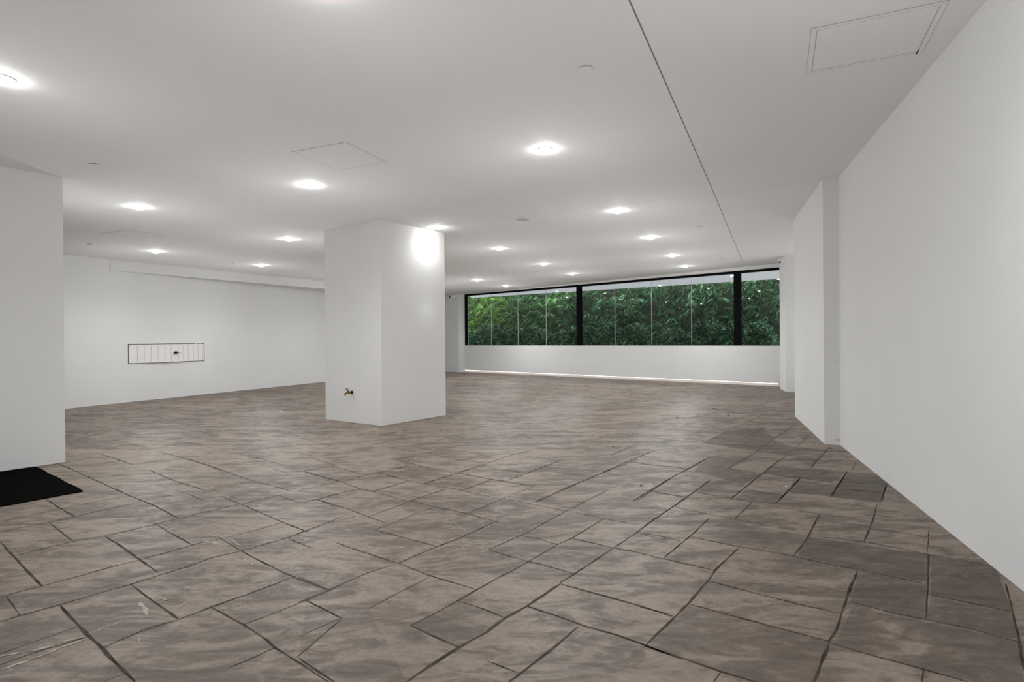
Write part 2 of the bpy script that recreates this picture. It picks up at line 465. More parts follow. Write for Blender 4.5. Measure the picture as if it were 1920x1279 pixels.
(3.5,(-1.989,2.51),(-1.819,2.369),(-1.669,2.246),(-1.553,2.156),(-1.378,2.012),(-1.287,1.94)),
(2.5,(-1.818,2.722),(-1.59,2.533),(-1.393,2.377)),
(1.8,(-1.311,2.481),(-1.193,2.396),(-1.101,2.327),(-0.956,2.208),(-0.897,2.149),(-0.756,2.036),(-0.627,1.931)),
(2.5,(-1.495,3.149),(-1.35,3.019),(-1.179,2.876),(-1.078,2.798),(-0.962,2.714),(-0.854,2.641)),
(2.5,(-3.281,5.169),(-2.817,4.762),(-2.399,4.451)),
(1.5,(-2.473,4.35),(-2.259,4.166)),
(2.0,(-2.163,4.257),(-1.836,3.977),(-1.485,3.657),(-1.244,3.458)),
(2.0,(-3.246,5.669),(-2.822,5.333),(-2.2,4.771),(-1.686,4.391)),
(1.5,(-3.97,5.699),(-3.578,5.4)),
(1.0,(-3.594,5.252),(-3.414,5.104)),
(1.5,(-2.313,2.608),(-2.215,2.528),(-2.097,2.428)),
(1.0,(-1.716,3.352),(-1.495,3.149)),
(1.5,(-1.749,4.278),(-1.531,4.085)),
(2.0,(-1.87,5.081),(-1.643,4.875),(-1.401,4.672)),
(1.5,(-1.431,4.164),(-1.183,3.937)),
(1.2,(-1.317,3.342),(-1.115,3.181)),
(1.2,(-0.927,2.547),(-0.736,2.388)),
(1.2,(-2.601,5.643),(-2.266,5.388)),
(2.0,(-2.178,5.177),(-1.966,5.004)),
(1.2,(-7.351,9.43),(-6.811,9.024),(-6.131,8.433)),
(1.0,(-5.354,7.49),(-5.172,7.705)),
(1.0,(-4.456,7.666),(-3.76,7.195)),
(1.3,(-4.219,7.89),(-3.658,7.443),(-2.896,6.791)),
(1.4,(-4.732,6.796),(-4.317,6.489),(-3.938,6.208)),
(2.2,(-4.374,6.012),(-3.982,5.716),(-3.684,5.482)),
(1.2,(-4.595,7.039),(-4.232,6.772)),
(2.0,(-3.714,6.031),(-3.068,5.538),(-2.593,5.108)),
(1.2,(-4.075,6.825),(-3.646,6.513),(-3.256,6.228)),
(1.8,(-2.988,5.999),(-2.549,5.683),(-2.149,5.345)),
(1.2,(-5.135,6.583),(-4.665,6.24)),
(1.2,(-3.428,7.927),(-2.511,7.199),(-2.097,6.728)),
(1.2,(-2.731,7.075),(-2.052,6.33),(-1.846,6.165)),
(1.0,(-2.579,6.001),(-2.268,5.968),(-1.955,5.702)),
(1.5,(-1.961,5.617),(-1.617,5.287)),
(0.8,(-5.775,7.586),(-5.536,7.883)),
(0.8,(-5.373,6.889),(-4.951,6.807),(-4.55,7.037)),
(0.9,(-3.838,5.961),(-3.652,6.246),(-3.452,6.341)),
(1.2,(-4.614,7.24),(-4.456,7.666),(-4.2,7.808)),
(0.8,(-3.058,6.219),(-2.561,6.632)),
(0.8,(-4.569,5.855),(-4.334,5.982)),
(1.0,(-3.295,6.051),(-3.09,5.91)),
(1.0,(-1.121,5.52),(-0.687,6.094),(-0.377,6.585),(0.028,7.16)),
(2.0,(-0.719,4.583),(-0.487,4.946),(-0.246,5.337),(-0.013,5.713),(0.176,5.919)),
(1.2,(-0.394,4.371),(-0.15,4.728)),
(1.2,(-0.444,5.493),(-0.167,5.89)),
(1.5,(-0.053,4.669),(0.177,5.016),(0.444,5.419)),
(2.0,(0.166,4.07),(0.399,4.418),(0.652,4.757),(1.018,5.287),(1.437,5.864)),
(1.5,(0.953,5.631),(1.21,6.009)),
(1.0,(0.6,6.592),(0.825,6.869)),
(0.8,(0.935,6.521),(1.113,6.795)),
(2.0,(0.848,4.049),(1.331,4.761),(1.612,5.126)),
(1.0,(1.325,6.668),(1.544,6.954)),
(1.4,(-1.206,4.942),(-1.08,5.095),(-0.952,5.293)),
(1.0,(-0.563,7.257),(-0.304,7.663)),
(1.2,(-1.067,4.368),(-0.868,4.669)),
(1.2,(-0.751,4.097),(-0.514,4.423)),
(0.8,(-1.553,6.377),(-1.116,6.021)),
(1.0,(-1.545,6.929),(-1.179,6.679)),
(1.5,(-0.844,5.832),(-0.629,5.578),(-0.261,5.338)),
(2.0,(-1.155,4.971),(-0.873,4.697),(-0.53,4.449)),
(1.2,(-1.113,5.52),(-0.797,5.184),(-0.456,4.915)),
(1.8,(-0.458,4.945),(-0.163,4.7),(0.157,4.476)),
(1.0,(-0.27,5.198),(-0.057,5.057),(0.088,4.925)),
(1.2,(0.037,5.711),(0.444,5.419)),
(0.8,(-0.194,7.732),(0.24,7.281)),
(0.8,(-0.034,6.913),(0.31,6.551),(0.667,6.324)),
(1.3,(0.901,6.164),(1.437,5.864)),
(0.8,(0.722,6.321),(1.227,6.008)),
(1.0,(1.032,5.359),(1.533,5.062)),
(1.0,(1.07,4.276),(1.227,4.136)),
(0.8,(0.555,8.521),(1.029,8.977)),
(0.8,(-0.675,8.417),(-0.275,8.134)),
(1.5,(0.599,4.674),(1.018,5.287),(1.437,5.864)),
(1.2,(0.96,5.672),(1.395,6.29)),
(2.0,(0.871,4.048),(1.331,4.761),(1.909,5.551)),
(1.8,(1.186,4.039),(1.6,4.639)),
(1.8,(2.012,6.162),(2.709,7.147),(3.72,8.505)),
(2.0,(1.564,4.104),(1.989,4.681),(2.674,5.599)),
(2.0,(1.884,5.016),(2.422,5.734),(2.987,6.53),(3.699,7.51)),
(1.5,(2.982,6.022),(3.443,6.677)),
(1.3,(2.735,6.655),(3.253,7.391)),
(2.2,(1.859,4.019),(2.337,4.669)),
(2.0,(2.65,5.086),(3.323,6.006)),
(2.5,(2.292,4.125),(2.851,4.886)),
(1.8,(2.57,3.997),(2.907,4.461)),
(1.0,(2.049,6.689),(2.628,7.571)),
(0.8,(1.314,6.613),(1.737,7.622)),
(1.0,(2.086,6.278),(2.319,6.167),(2.535,6.042)),
(1.0,(1.909,5.551),(2.073,5.391)),
(1.5,(1.899,5.016),(2.104,4.852),(2.337,4.669),(2.554,4.525)),
(1.0,(2.658,5.6),(2.833,5.436)),
(1.0,(3.242,5.828),(3.367,5.753)),
(1.0,(2.832,5.287),(3.051,5.138)),
(1.0,(2.84,4.855),(3.051,4.788)),
(1.0,(1.051,4.3),(1.263,4.135)),
(1.0,(1.737,4.326),(1.934,4.18)),
(1.0,(2.468,4.35),(2.713,4.201)),
(1.0,(1.062,5.358),(1.296,5.172),(1.544,5.049)),
(0.8,(3.421,7.382),(3.627,7.033)),
]
BLOOM = [
(3.0,(-1.892,2.104),(-1.795,2.145),(-1.746,2.201),(-1.683,2.246)),
(3.0,(-1.815,2.018),(-1.758,2.085),(-1.717,2.156),(-1.663,2.219)),
(2.5,(-1.685,2.267),(-1.654,2.322),(-1.593,2.377)),
(7.0,(-1.66,2.531),(-1.602,2.483),(-1.544,2.41)),
(2.0,(-1.613,2.595),(-1.556,2.555),(-1.521,2.549)),
(2.0,(-1.453,2.472),(-1.449,2.534)),
(5.0,(-1.786,3.309),(-1.719,3.279),(-1.653,3.249)),
(2.5,(-1.811,3.394),(-1.671,3.366),(-1.552,3.238)),
(1.5,(-1.5,3.097),(-1.341,2.947)),
(2.0,(-1.3,3.538),(-1.255,3.615)),
(2.5,(-1.255,3.371),(-1.191,3.309),(-1.134,3.323)),
(2.5,(-1.251,3.225),(-1.17,3.168)),
(1.5,(-1.516,2.278),(-1.493,2.32)),
(1.5,(-1.476,2.249),(-1.442,2.203)),
(2.5,(-1.255,3.374),(-1.171,3.305),(-1.136,3.321)),
(1.5,(-0.807,3.506),(-0.654,3.377),(-0.587,3.331)),
(1.8,(-0.445,3.102),(-0.375,3.206),(-0.32,3.214),(-0.213,3.12)),
(2.5,(-0.47,3.24),(-0.395,3.28),(-0.319,3.318)),
(2.0,(-0.783,3.134),(-0.666,3.152),(-0.578,3.211)),
(1.6,(-0.317,3.301),(-0.278,3.251),(-0.163,3.217)),
(1.5,(-0.22,3.411),(-0.142,3.545)),
(2.2,(-0.095,3.662),(0.073,3.741),(0.095,3.84)),
(4.0,(0.131,3.894),(0.214,3.924)),
(2.0,(-0.018,3.413),(0.079,3.483)),
(2.5,(0.102,3.417),(0.174,3.437)),
(1.2,(-0.119,3.231),(-0.081,3.312)),
(1.5,(-0.405,3.691),(-0.338,3.531),(-0.282,3.438)),
(1.6,(-0.578,3.12),(-0.474,3.193)),
(1.6,(-0.92,3.251),(-0.86,3.218)),
(1.2,(-0.03,3.542),(0.092,3.501)),
(1.2,(-1.117,5.931),(-1.062,6.111),(-0.898,5.966),(-0.981,5.838)),
(1.2,(-1.169,5.68),(-1.017,5.755)),
(2.0,(-0.544,6.087),(-0.411,5.945)),
(1.2,(-0.406,5.006),(-0.284,4.921)),
(1.0,(-0.946,4.225),(-0.906,4.269),(-0.839,4.244),(-0.865,4.187),(-0.929,4.202)),
(1.5,(0.224,4.772),(0.308,4.786)),
(1.0,(1.21,6.009),(1.301,6.023)),
(1.2,(3.348,6.458),(3.376,6.403),(3.299,6.251)),
(1.0,(3.293,5.655),(3.232,5.496),(3.139,5.311)),
(1.2,(2.492,6.784),(2.476,6.611)),
]
STAIN = [
(0.75,(1.696,3.301),(2.18,3.008),(1.934,2.676),(1.698,2.827),(1.496,3.015)),
(0.7,(2.185,3),(2.388,2.837),(2.072,2.384),(1.847,2.541)),
(0.45,(1.693,2.81),(1.913,2.65),(1.675,2.331),(1.458,2.486)),
(0.6,(2.284,4.659),(2.486,4.399),(2.309,4.151),(2.054,4.268)),
(0.75,(2.834,4.85),(3.037,4.77),(2.9,4.446),(2.538,3.956),(2.3,4.135)),
(0.5,(1.659,5.14),(2.102,4.84),(1.805,4.483),(1.557,4.933)),
(0.4,(1.582,4.604),(1.805,4.483),(1.574,4.105),(1.359,4.262)),
(0.4,(1.754,4.318),(1.979,4.188),(1.805,3.939),(1.567,4.069)),
(0.65,(2.304,5.14),(2.834,4.864),(2.541,4.552),(2.11,4.84)),
(0.3,(1.434,2.431),(1.897,2.149),(1.688,1.899),(1.505,1.901),(1.193,2.133)),
(0.25,(0.751,2.462),(1.183,2.154),(0.997,1.908),(0.805,1.911),(0.491,2.141)),
(0.4,(1.837,2.527),(2.061,2.372),(1.91,2.164),(1.679,2.331)),
(0.15,(1.039,3.301),(1.228,3.138),(1.475,3.016),(1.705,3.318),(1.393,3.524)),
(0.5,(2.086,6.278),(2.685,7.083),(3.202,7.324),(2.944,6.477),(2.44,5.776)),
(0.45,(2.92,6.425),(2.965,6.022),(3.225,5.829),(2.65,5.086),(2.658,5.6),(2.456,5.776)),
(0.35,(1.917,5.551),(2.073,5.391),(2.437,5.692),(1.899,5.016),(1.693,5.191)),
(0.3,(-0.249,2.518),(-0.036,2.366),(-0.209,2.141),(-0.415,2.314)),
(0.2,(-0.119,3.61),(0.079,3.483),(0.361,3.82),(-0.077,4.13)),
(0.15,(-0.919,2.536),(-0.625,2.459),(-0.364,1.928),(-0.608,1.931),(-0.783,2.076)),
(0.12,(-1.986,2.507),(-1.815,2.718),(-1.397,2.377),(-1.556,2.16)),
(0.15,(-1.311,2.481),(-1.076,2.792),(-0.854,2.641),(-1.101,2.327)),
]

def strip(mb, pts, w, z, m, rough=.45, wob=.0015, step=.06):
    P = [Vector(p) for p in pts]; Q = []
    for a, b in zip(P, P[1:]):
        n = max(1, int((b - a).length / step))
        Q += [a.lerp(b, k / n) for k in range(n)]
    Q.append(P[-1]); L, R = [], []
    for k, q in enumerate(Q):
        d = (Q[min(k + 1, len(Q) - 1)] - Q[max(k - 1, 0)])
        if d.length < 1e-6: d = Vector((1, 0))
        d.normalize(); n = Vector((-d.y, d.x))
        o = random.uniform(-wob, wob); hw = w * .5 * random.uniform(1 - rough, 1 + rough)
        if k in (0, len(Q) - 1): hw *= .5
        L.append(q + n * (o + hw)); R.append(q + n * (o - hw))
    b0 = len(mb.v)
    for l, r in zip(L, R):
        mb.v += [Vector((l.x, l.y, z)), Vector((r.x, r.y, z))]
    for k in range(len(Q) - 1):
        mb.f.append((b0 + 2 * k, b0 + 2 * k + 1, b0 + 2 * k + 3, b0 + 2 * k + 2)); mb.m.append(m)

fb = MB(); tone = []
fb.prism([(-12.5, -6.0), (-.4, -6.0), (.75, -2.0), (7.6, 13.5), (W1[0] + .6, W1[1] - .3), (W1[0] + .15, W1[1] + .1), (-2.6, 21.9), (-3.2, 22.4), (-12.5, 0.0)][::-1], -.15, 0.0)
tone += [0.0] * len(fb.f)
for row in STAIN:
    t, pts = row[0], row[1:]
    a = sum(pts[i][0] * pts[(i + 1) % len(pts)][1] - pts[(i + 1) % len(pts)][0] * pts[i][1] for i in range(len(pts)))
    if a < 0: pts = pts[::-1]
    fb.poly([(x, y, .0004) for x, y in pts]); tone.append(t)
for row in GROUT:
    strip(fb, row[1:], .0014 + .0029 * row[0], .0009, 1)
for row in BLOOM:
    strip(fb, row[1:], .0034 * min(row[0], 4), .0013, 2, .9, .005, .018)
# slabs beyond the part of the floor seen closely: the same pattern of rectangles
ca, sa = math.cos(math.radians(-35)), math.sin(math.radians(-35))
occ = set(); U = .1417
def lat(a, b):
    u, v = .05 + U * a, .887 + U * b
    return (u * ca - v * sa, u * sa + v * ca)
def inside(x, y):
    return -12 < x < 7 and -1.8 < y < 21.5 and x < .35 * y + 1.35 and x > -8 - (10 - y) * .42 and (y - 13.374) < -(x - 6.252) * .912
rr = random.Random(3)
for b in range(-30, 150):
    for a in range(-120, 40):
        if (a, b) in occ: continue
        sz = [(4, 4), (4, 3), (4, 2), (2, 3), (2, 2), (3, 2), (2, 4)]; rr.shuffle(sz)
        for w_, h_ in sz + [(1, 1)]:
            cells = [(a + i, b + j) for i in range(w_) for j in range(h_)]
            if not any(c in occ for c in cells): break
        occ.update(cells)
        cx, cy = lat(a + w_ / 2, b + h_ / 2)
        if not inside(cx, cy): continue
        seen = abs(cx) < .9 * cy and cy > 1.2
        if seen and cy < 11.5: continue
        c0, c1, c2 = lat(a, b + h_), lat(a, b), lat(a + w_, b)
        wd = .0045 if not seen else .0035
        strip(fb, [c0, c1], wd, .0008, 1, .5, .002, .2)
        strip(fb, [c1, c2], wd, .0008, 1, .5, .002, .2)
tone += [0.0] * (len(fb.f) - len(tone))
fl = mesh_obj('floor', fb.v, fb.f, [M_floor, M_grout, M_bloom], None, fb.m, False, tone)
tag(fl, 'brown grey stamped concrete floor in a random slab pattern', None, kind='structure')

# ceiling ----------------------------------------------------------
cb = MB()
cb.prism([(-13.0, -6.0), (-.2, -6.0), (1.0, -2.0), (4.6, 8.0), (8.0, 11.78), wp(13.2), wp(-3.0), (-4.0, 23.4), (-13.0, 0.0)], H, lambda x: H(x) + .25)
def cline(pts, w, m, dz=.0006):
    for a, b in zip(pts, pts[1:]):
        a, b = Vector(a), Vector(b); d = (b - a).normalized(); n = Vector((-d.y, d.x)) * w / 2
        q = [a - n, a + n, b + n, b - n]
        cb.poly([(p.x, p.y, H(p.x) - dz) for p in q], m)
cline([(.589 - .41 * 1.6, 2.814 - .91 * 1.6), (.589, 2.814), (2.367, 6.676), (5.178, 12.853)], .008, 1)
cline([(-1.394, 8.277), (.055, 7.741), (2.367, 6.676), (3.357, 6.188)], .004, 2)
cline([(-4.0, 3.2), (-3.319, 4.939), (-3.024, 5.814), (-2.586, 6.658)], .0022, 2)
ceil = cb.build('ceiling', [M_ceil, M_groove, M_seam])
tag(ceil, 'white plasterboard ceiling with one long control joint', None, kind='structure')

# walls ------------------------------------------------------------
TOP = lambda x: H(x) + .02
def struct(mb, name, label, mats=None, bevel=0):
    return tag(mb.build(name, mats or M_wall, bevel=bevel), label, None, kind='structure')

b = MB(); b.wall(Q0, RW0, -.0, 0, TOP) if False else None
rd = (Vector(Q0) - Vector(RW0)).normalized()
b.wall(RW0, tuple(Vector(Q0) + rd * 2.4), -.25, 0, TOP)
struct(b, 'wall_right', 'plain white wall filling the right side')
b = MB()
b.prism([Q0, Q1, Q2, (Q2[0] + .9, Q2[1] - .3), (Q0[0] + .7, Q0[1] - .02)], 0, TOP)
for (dx, z, s) in ((.012, .93, .006), (.018, .90, .004), (.03, .89, .003), (.012, .80, .003), (.02, .06, .010), (.045, .055, .008), (.03, .09, .005), (.01, .04, .008), (.04, .10, .003), (.015, .55, .0025)):
    d = (Vector(Q1) - Vector(Q0)).normalized(); c = Vector(Q0) + d * dx; n = Vector((d.y, -d.x)); n = n if n.y < 0 else -n
    c = c + n * .0006
    b.poly([(c.x - d.x * s, c.y - d.y * s, z - s * .8), (c.x + d.x * s, c.y + d.y * s, z - s), (c.x + d.x * s * .7, c.y + d.y * s * .7, z + s), (c.x - d.x * s * .5, c.y - d.y * s * .5, z + s * .9)], 1)
struct(b, 'wall_right_pier', 'white pier projecting from the right wall, chipped at its foot', [M_wall, M_seam])
b = MB()
sd = Vector((.1088, -.0739)).normalized()
b.prism([S1, S2, (S2[0] + 1.6, S2[1] + .2), (S1[0] + 2.0, S1[1] - 1.0)], 0, TOP)
struct(b, 'wall_right_pilaster', 'white pilaster at the right end of the window')
b = MB(); b.wall(tuple(Vector(Q2) + Vector((.75, -.2))), (8.2, 11.6), -.2, 0, TOP)
struct(b, 'wall_right_rear', 'white wall set back behind the pier')

# window wall: full-width plinth, head above the frame, left jamb
b = MB()
T0, T1 = 0.055, 11.75
b.wall(wp(-1.6), wp(T1), .26, .07, SILL)
b.prism([wp(-1.6, .05), wp(T1, .05), wp(T1, .26), wp(-1.6, .26)], 0, .07)
b.wall(wp(-1.6), wp(T0), .26, SILL, lambda x: 3.0)
b.wall(wp(T0), wp(T1), .26, HEAD, lambda x: 3.05)
b.wall(wp(10.93), wp(T1), .26, SILL, HEAD)
struct(b, 'wall_back', 'white wall below and around the long strip window')
# pilaster left of the window with a lower beam above it
b = MB()
A = Vector((-1.89, 20.42)); B = A - WD * 2.2
b.prism([tuple(A), tuple(B), tuple(B + WN * .35), tuple(A + WN * .37)], 0, TOP)
struct(b, 'wall_back_pilaster', 'white pilaster left of the strip window')
b = MB()
b.prism([tuple(A - WN * .06 + WD * .0), tuple(B - WN * .06), tuple(B - WN * .002), tuple(A - WN * .002)], 2.63, TOP)
struct(b, 'trim_1', 'shallow white beam over the pilaster')

# left wall with a rectangular opening for the louvre doors
b = MB()
def lw(s, off=0.0):                                      # point along left wall, off towards outside
    p = LW0 + LD * s + Vector((-LD.y, LD.x)) * off
    return (p.x, p.y)
HS0, HS1, HZ0, HZ1 = 1.112, 2.79, .739, 1.128            # opening
for s0, s1, z0, z1 in ((-12.5, HS0, 0, None), (HS1, 12.7, 0, None), (HS0, HS1, 0, HZ0), (HS0, HS1, HZ1, None)):
    b.prism([lw(s0), lw(s1), lw(s1, .25), lw(s0, .25)], z0, z1 if z1 else TOP)
struct(b, 'wall_left', 'long white wall on the left with a louvred opening')
b = MB(); b.prism([lw(HS0, .26), lw(HS1, .26), lw(HS1, .28), lw(HS0, .28)], HZ0 - .05, HZ1 + .05)
struct(b, 'trim_2', 'dark back of the wall opening', M_gap)
# boxed beam along the top of the left wall; it deepens away from the camera
b = MB()
A0, A1 = Vector((-7.548, 10.798)), Vector((-5.005, 15.289)); dd = (A1 - A0) 
A2 = A0 + dd * 1.65
b.prism([tuple(A0), tuple(A2), lw(9.9, .0), lw(.80, .0)], lambda x: 2.52 + (x + 7.548) * .012, TOP)
struct(b, 'trim_3', 'boxed white beam along the top of the left wall')

b = MB(); b.wall((-13.0, -6.0), (-.4, -6.0), -.2, 0, TOP)
struct(b, 'wall_front', 'white wall behind the camera')
# block at the left edge
b = MB(); bd = Vector((-.574, -.819)); bn = Vector((-.819, .574))
K = Vector(BLK)
b.prism([tuple(K), tuple(K + bd * 5), tuple(K + bd * 5 + bn * 1.6), tuple(K + bn * 1.6)], 0, TOP)
struct(b, 'wall_left_front', 'end of a white wall at the left edge')

# free-standing pillar ---------------------------------------------
b = MB(); b.prism([PL, PM, PR, P4], 0.0, H)
pil = b.build('pillar', M_wall)
tag(pil, 'square white floor to ceiling pillar standing free in the middle', 'pillar')

# ------------------------------------------------------------------ window
# members run along the wall; t = metres from the left end
def wbox(mb, t0, t1, o0, o1, z0, z1, m=0):
    mb.prism([wp(t0, o0), wp(t1, o0), wp(t1, o1), wp(t0, o1)], z0, z1, m)
tt = lambda x, y: (Vector((x, y)) - Vector(W0)).dot(WD)
F0, F1, G0, G1, FE = tt(-1.764, 20.685), tt(1.946, 17.301), tt(5.456, 14.1), tt(5.572, 13.995), 10.92
M1 = tt(2.054, 17.203)
JT = [tt(-.747, 19.758), tt(.164, 18.927), tt(1.05, 18.118)]
JT2 = [tt(2.921, 16.412), tt(3.784, 15.625), tt(4.632, 14.851)]
ZB, ZT = SILL + .012, HEAD - .058
def window(n, a, b_, joints, label, lj, rj):
    root = thing('window_%d' % n, label, None, (wp(a)[0], wp(a)[1], SILL), kind='structure')
    inv = Matrix.Translation(-Vector(root.location))
    def put(mb, name, m):
        o = mb.build(name, m, root); o.data.transform(inv); return o
    f = MB()
    wbox(f, a, b_, .01, .11, SILL + .0005, ZB); wbox(f, a, b_, .01, .11, ZT, HEAD - .0005)
    wbox(f, a, a + lj, .01, .11, ZB, ZT)
    if rj: wbox(f, b_ - rj, b_, .01, .11, ZB, ZT)
    if n == 1:
        for z in (2.33, 1.70, 1.0):
            wbox(f, a - .03, a, -.002, .02, z, z + .03)
    put(f, 'window_frame', M_black)
    e = [a + lj] + joints + [b_ - rj]
    for k in range(len(e) - 1):
        g = MB(); wbox(g, e[k] + (.004 if k else 0), e[k + 1] - (.004 if k < len(e) - 2 else 0), .055, .063, ZB, ZT)
        put(g, 'glass_pane', M_glass)
    for j in joints:
        g = MB(); wbox(g, j - .0038, j + .0038, .052, .066, ZB, ZT); put(g, 'glass_joint', M_joint)
MU = .062
window(1, F0, (F1 + M1) / 2, JT, 'left part of the black framed strip window, four butt jointed panes', M1 * 0 + .14, MU + .012)
window(2, (F1 + M1) / 2, (G0 + G1) / 2, JT2, 'middle part of the black framed strip window', MU + .012, MU + .016)
window(3, (G0 + G1) / 2, FE, [], 'right part of the black framed strip window, cut by the pilaster', MU + .016, .0)

# LED strip in the shadow gap under the window wall
b = MB(); b.prism([wp(.1, .012), wp(10.85, .012), wp(10.85, .024), wp(.1, .024)], .063, .069)
tag(b.build('led_strip', M_led), 'thin lit strip under the foot of the window wall', 'light strip')

# ------------------------------------------------------------------ outside
b = MB(); b.prism([wp(-4, .26), wp(15, .26), wp(16, 8.5), wp(-5, 8.5)], -.3, .25)
struct(b, 'ground_planter', 'dark planted bed outside the window', M_soil)
b = MB(); s0, s1 = Vector((-1.53, 22.46)), Vector((7.56, 16.20)); se = (s1 - s0).normalized()
i0 = wp(-.05, .262); i1 = wp(14.2, .262)
cz = [(p[0], p[1], 2.80) for p in (i0, i1, tuple(s1 + se * 4.5), tuple(s1), tuple(s0))]
b.poly(cz)
struct(b, 'trim_4', 'white canopy outside over the window', M_soffit)
b = MB(); hn = Vector((-se.y, se.x)); hn = hn if hn.y > 0 else -hn
h0 = s0 - se * 4.5 + hn * 2.7; h1 = s1 + se * 7 + hn * 2.7
b.wall(tuple(h0), tuple(h1), .2, 0, 3.4)  # added dark backing, keeps the sky from showing between leaves
struct(b, 'wall_sky_block', 'dark wall added behind the planting to block the sky', M_backing)

def leaf(V, Fc, T, base, d, n, L, w, tone, droop):
    """one lance-shaped leaf, folded on its midrib"""
    d = d.normalized(); s = d.cross(n).normalized(); nn = s.cross(d).normalized(); k = len(V)
    m1 = base + d * L * .35 - Vector((0, 0, droop * L * .12)); tip = base + d * L - Vector((0, 0, droop * L * .5))
    V += [base, m1 + s * w - nn * w * .3, m1, m1 - s * w - nn * w * .3, tip]
    Fc += [(k, k + 1, k + 2), (k, k + 2, k + 3), (k + 1, k + 4, k + 2), (k + 2, k + 4, k + 3)]
    T += [tone] * 4

def bamboo(cx, cy, width, mi, label, seed, n_fan=330):
    R = random.Random(seed)
    root = thing('bamboo', label, 'bamboo', (cx, cy, .25), 'bamboos behind the window')
    cu = MB()
    for k in range(5):
        x, y = R.uniform(-width * .45, width * .45), R.uniform(.45, 1.0)
        p = se * x + hn * y
        top = p + se * R.uniform(-.3, .3) - hn * R.uniform(.0, .4)
        cu.tube([(p.x, p.y, -.02), ((p.x + top.x) / 2 + R.uniform(-.1, .1), (p.y + top.y) / 2, 1.6), (top.x, top.y, 3.1)], [.02, .015, .007], 6)
    cu.build('culm', M_culm, root)
    V, Fc, T = [], [], []
    for k in range(n_fan):
        x = R.uniform(-width * .46, width * .46); z = R.uniform(.35, 3.0)
        lump = math.sin(x * 4.1 + seed) * math.sin(z * 3.3 + seed * 2.1)
        y = .35 - .28 * lump + R.uniform(-.25, .45)
        c = se * x + hn * y; c = Vector((c.x, c.y, z))
        out = Vector((-hn.x, -hn.y, 0)); sx = Vector((se.x, se.y, 0))
        ax = (out * R.uniform(.2, .9) + sx * R.uniform(-.9, .9) + Vector((0, 0, R.uniform(-.6, .3)))).normalized()
        tb = .25 + .35 * R.random() - y * .35  # fans farther in get darker, shade put into the leaf tone
        nl = R.randint(5, 9); spread = ax.cross(Vector((0, 0, 1))).normalized()
        for q in range(nl):
            a = (q / (nl - 1) - .5) * 2.4 + R.uniform(-.15, .15)
            d = ax * math.cos(a) + spread * math.sin(a) + Vector((0, 0, R.uniform(-.45, .05)))
            off = c + ax * R.uniform(-.05, .06)
            L = R.uniform(.15, .31)
            leaf(V, Fc, T, off, d, (out + Vector((R.uniform(-.4, .4), R.uniform(-.4, .4), R.uniform(.3, 1.2)))).normalized(), L, L * .085, min(1, max(0, tb + R.choice((-.35, -.15, 0, .1, .25, .5)))), R.uniform(.1, .9))
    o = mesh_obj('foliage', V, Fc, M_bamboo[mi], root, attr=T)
    # twigs carrying the fans
    return root

def shrub(cx, cy, width, height, label, seed, n=1050):
    R = random.Random(seed)
    root = thing('shrub', label, 'shrub', (cx, cy, .25), 'shrubs behind the window')
    st = MB()
    for k in range(6):
        a = R.uniform(0, 6.28); st.tube([(0, 0, -.02), (math.cos(a) * .15, math.sin(a) * .1, height * .45), (math.cos(a) * width * .3, math.sin(a) * .25, height * .85)], [.015, .01, .004], 5)
    st.build('stem', M_culm, root)
    V, Fc, T = [], [], []
    for k in range(n):
        u, v = R.uniform(-1, 1), R.uniform(0, 1)
        dep = R.uniform(-1, .5)
        rr_ = math.sqrt(max(0, 1 - u * u))
        x = u * width * .58; z = height * (.15 + .85 * v * (.45 + .55 * rr_)) + R.uniform(-.05, .08)
        y = dep * .38 * (1 - .3 * v)
        lump = math.sin(x * 7 + seed) * math.sin(z * 6 + seed)
        c = se * x + hn * (y - .08 * lump); c = Vector((c.x, c.y, z))
        tb = .55 - .35 * (dep + 1) / 1.5 + .2 * lump  # deeper leaves darker, outer lumps lighter: shade painted into the tone
        for q in range(R.randint(3, 5)):
            d = Vector((R.uniform(-1, 1), R.uniform(-1, .4), R.uniform(-.3, 1)))
            L = R.uniform(.06, .12)
            leaf(V, Fc, T, c, d, Vector((R.uniform(-.5, .5), -1, R.uniform(.2, 1.4))).normalized(), L, L * .2, min(1, max(0, tb + R.choice((-.4, -.2, 0, .1, .3, .6)))), R.uniform(0, .4))
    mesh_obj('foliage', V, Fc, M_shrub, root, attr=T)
    return root

wh = ['at the far left end of the window', 'behind the second pane from the left', 'behind the fourth pane from the left', 'just left of the first thick mullion',
      'just right of the first thick mullion', 'behind the middle of the central window part', 'left of the second thick mullion', 'behind the second thick mullion', 'behind the right end part of the window', 'at the far right, partly hidden by the pilaster', 'mostly hidden beyond the pilaster']
hb = s0 + hn * .45
for k in range(11):
    q = hb + se * (-1.9 + k * 1.27)
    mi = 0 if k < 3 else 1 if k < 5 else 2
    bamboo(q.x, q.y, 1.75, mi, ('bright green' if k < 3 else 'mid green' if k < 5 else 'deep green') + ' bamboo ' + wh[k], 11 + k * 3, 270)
hb = s0 + hn * .0
hts = [.95, 1.0, 1.25, 1.1, .95, 1.05, 1.3, 1.1, .95, 1.15, 1.1]
for k in range(11):
    q = hb + se * (-1.5 + k * 1.18)
    shrub(q.x, q.y, 1.2, hts[k] + .25, 'low small leaved shrub ' + wh[k], 50 + k * 5)

# ------------------------------------------------------------------ fittings on the ceiling
tilt = Matrix.Rotation(-math.atan(.01118), 4, 'Y')
def at_ceiling(x, y, dz=0):
    return (x, y, H(x) + dz)

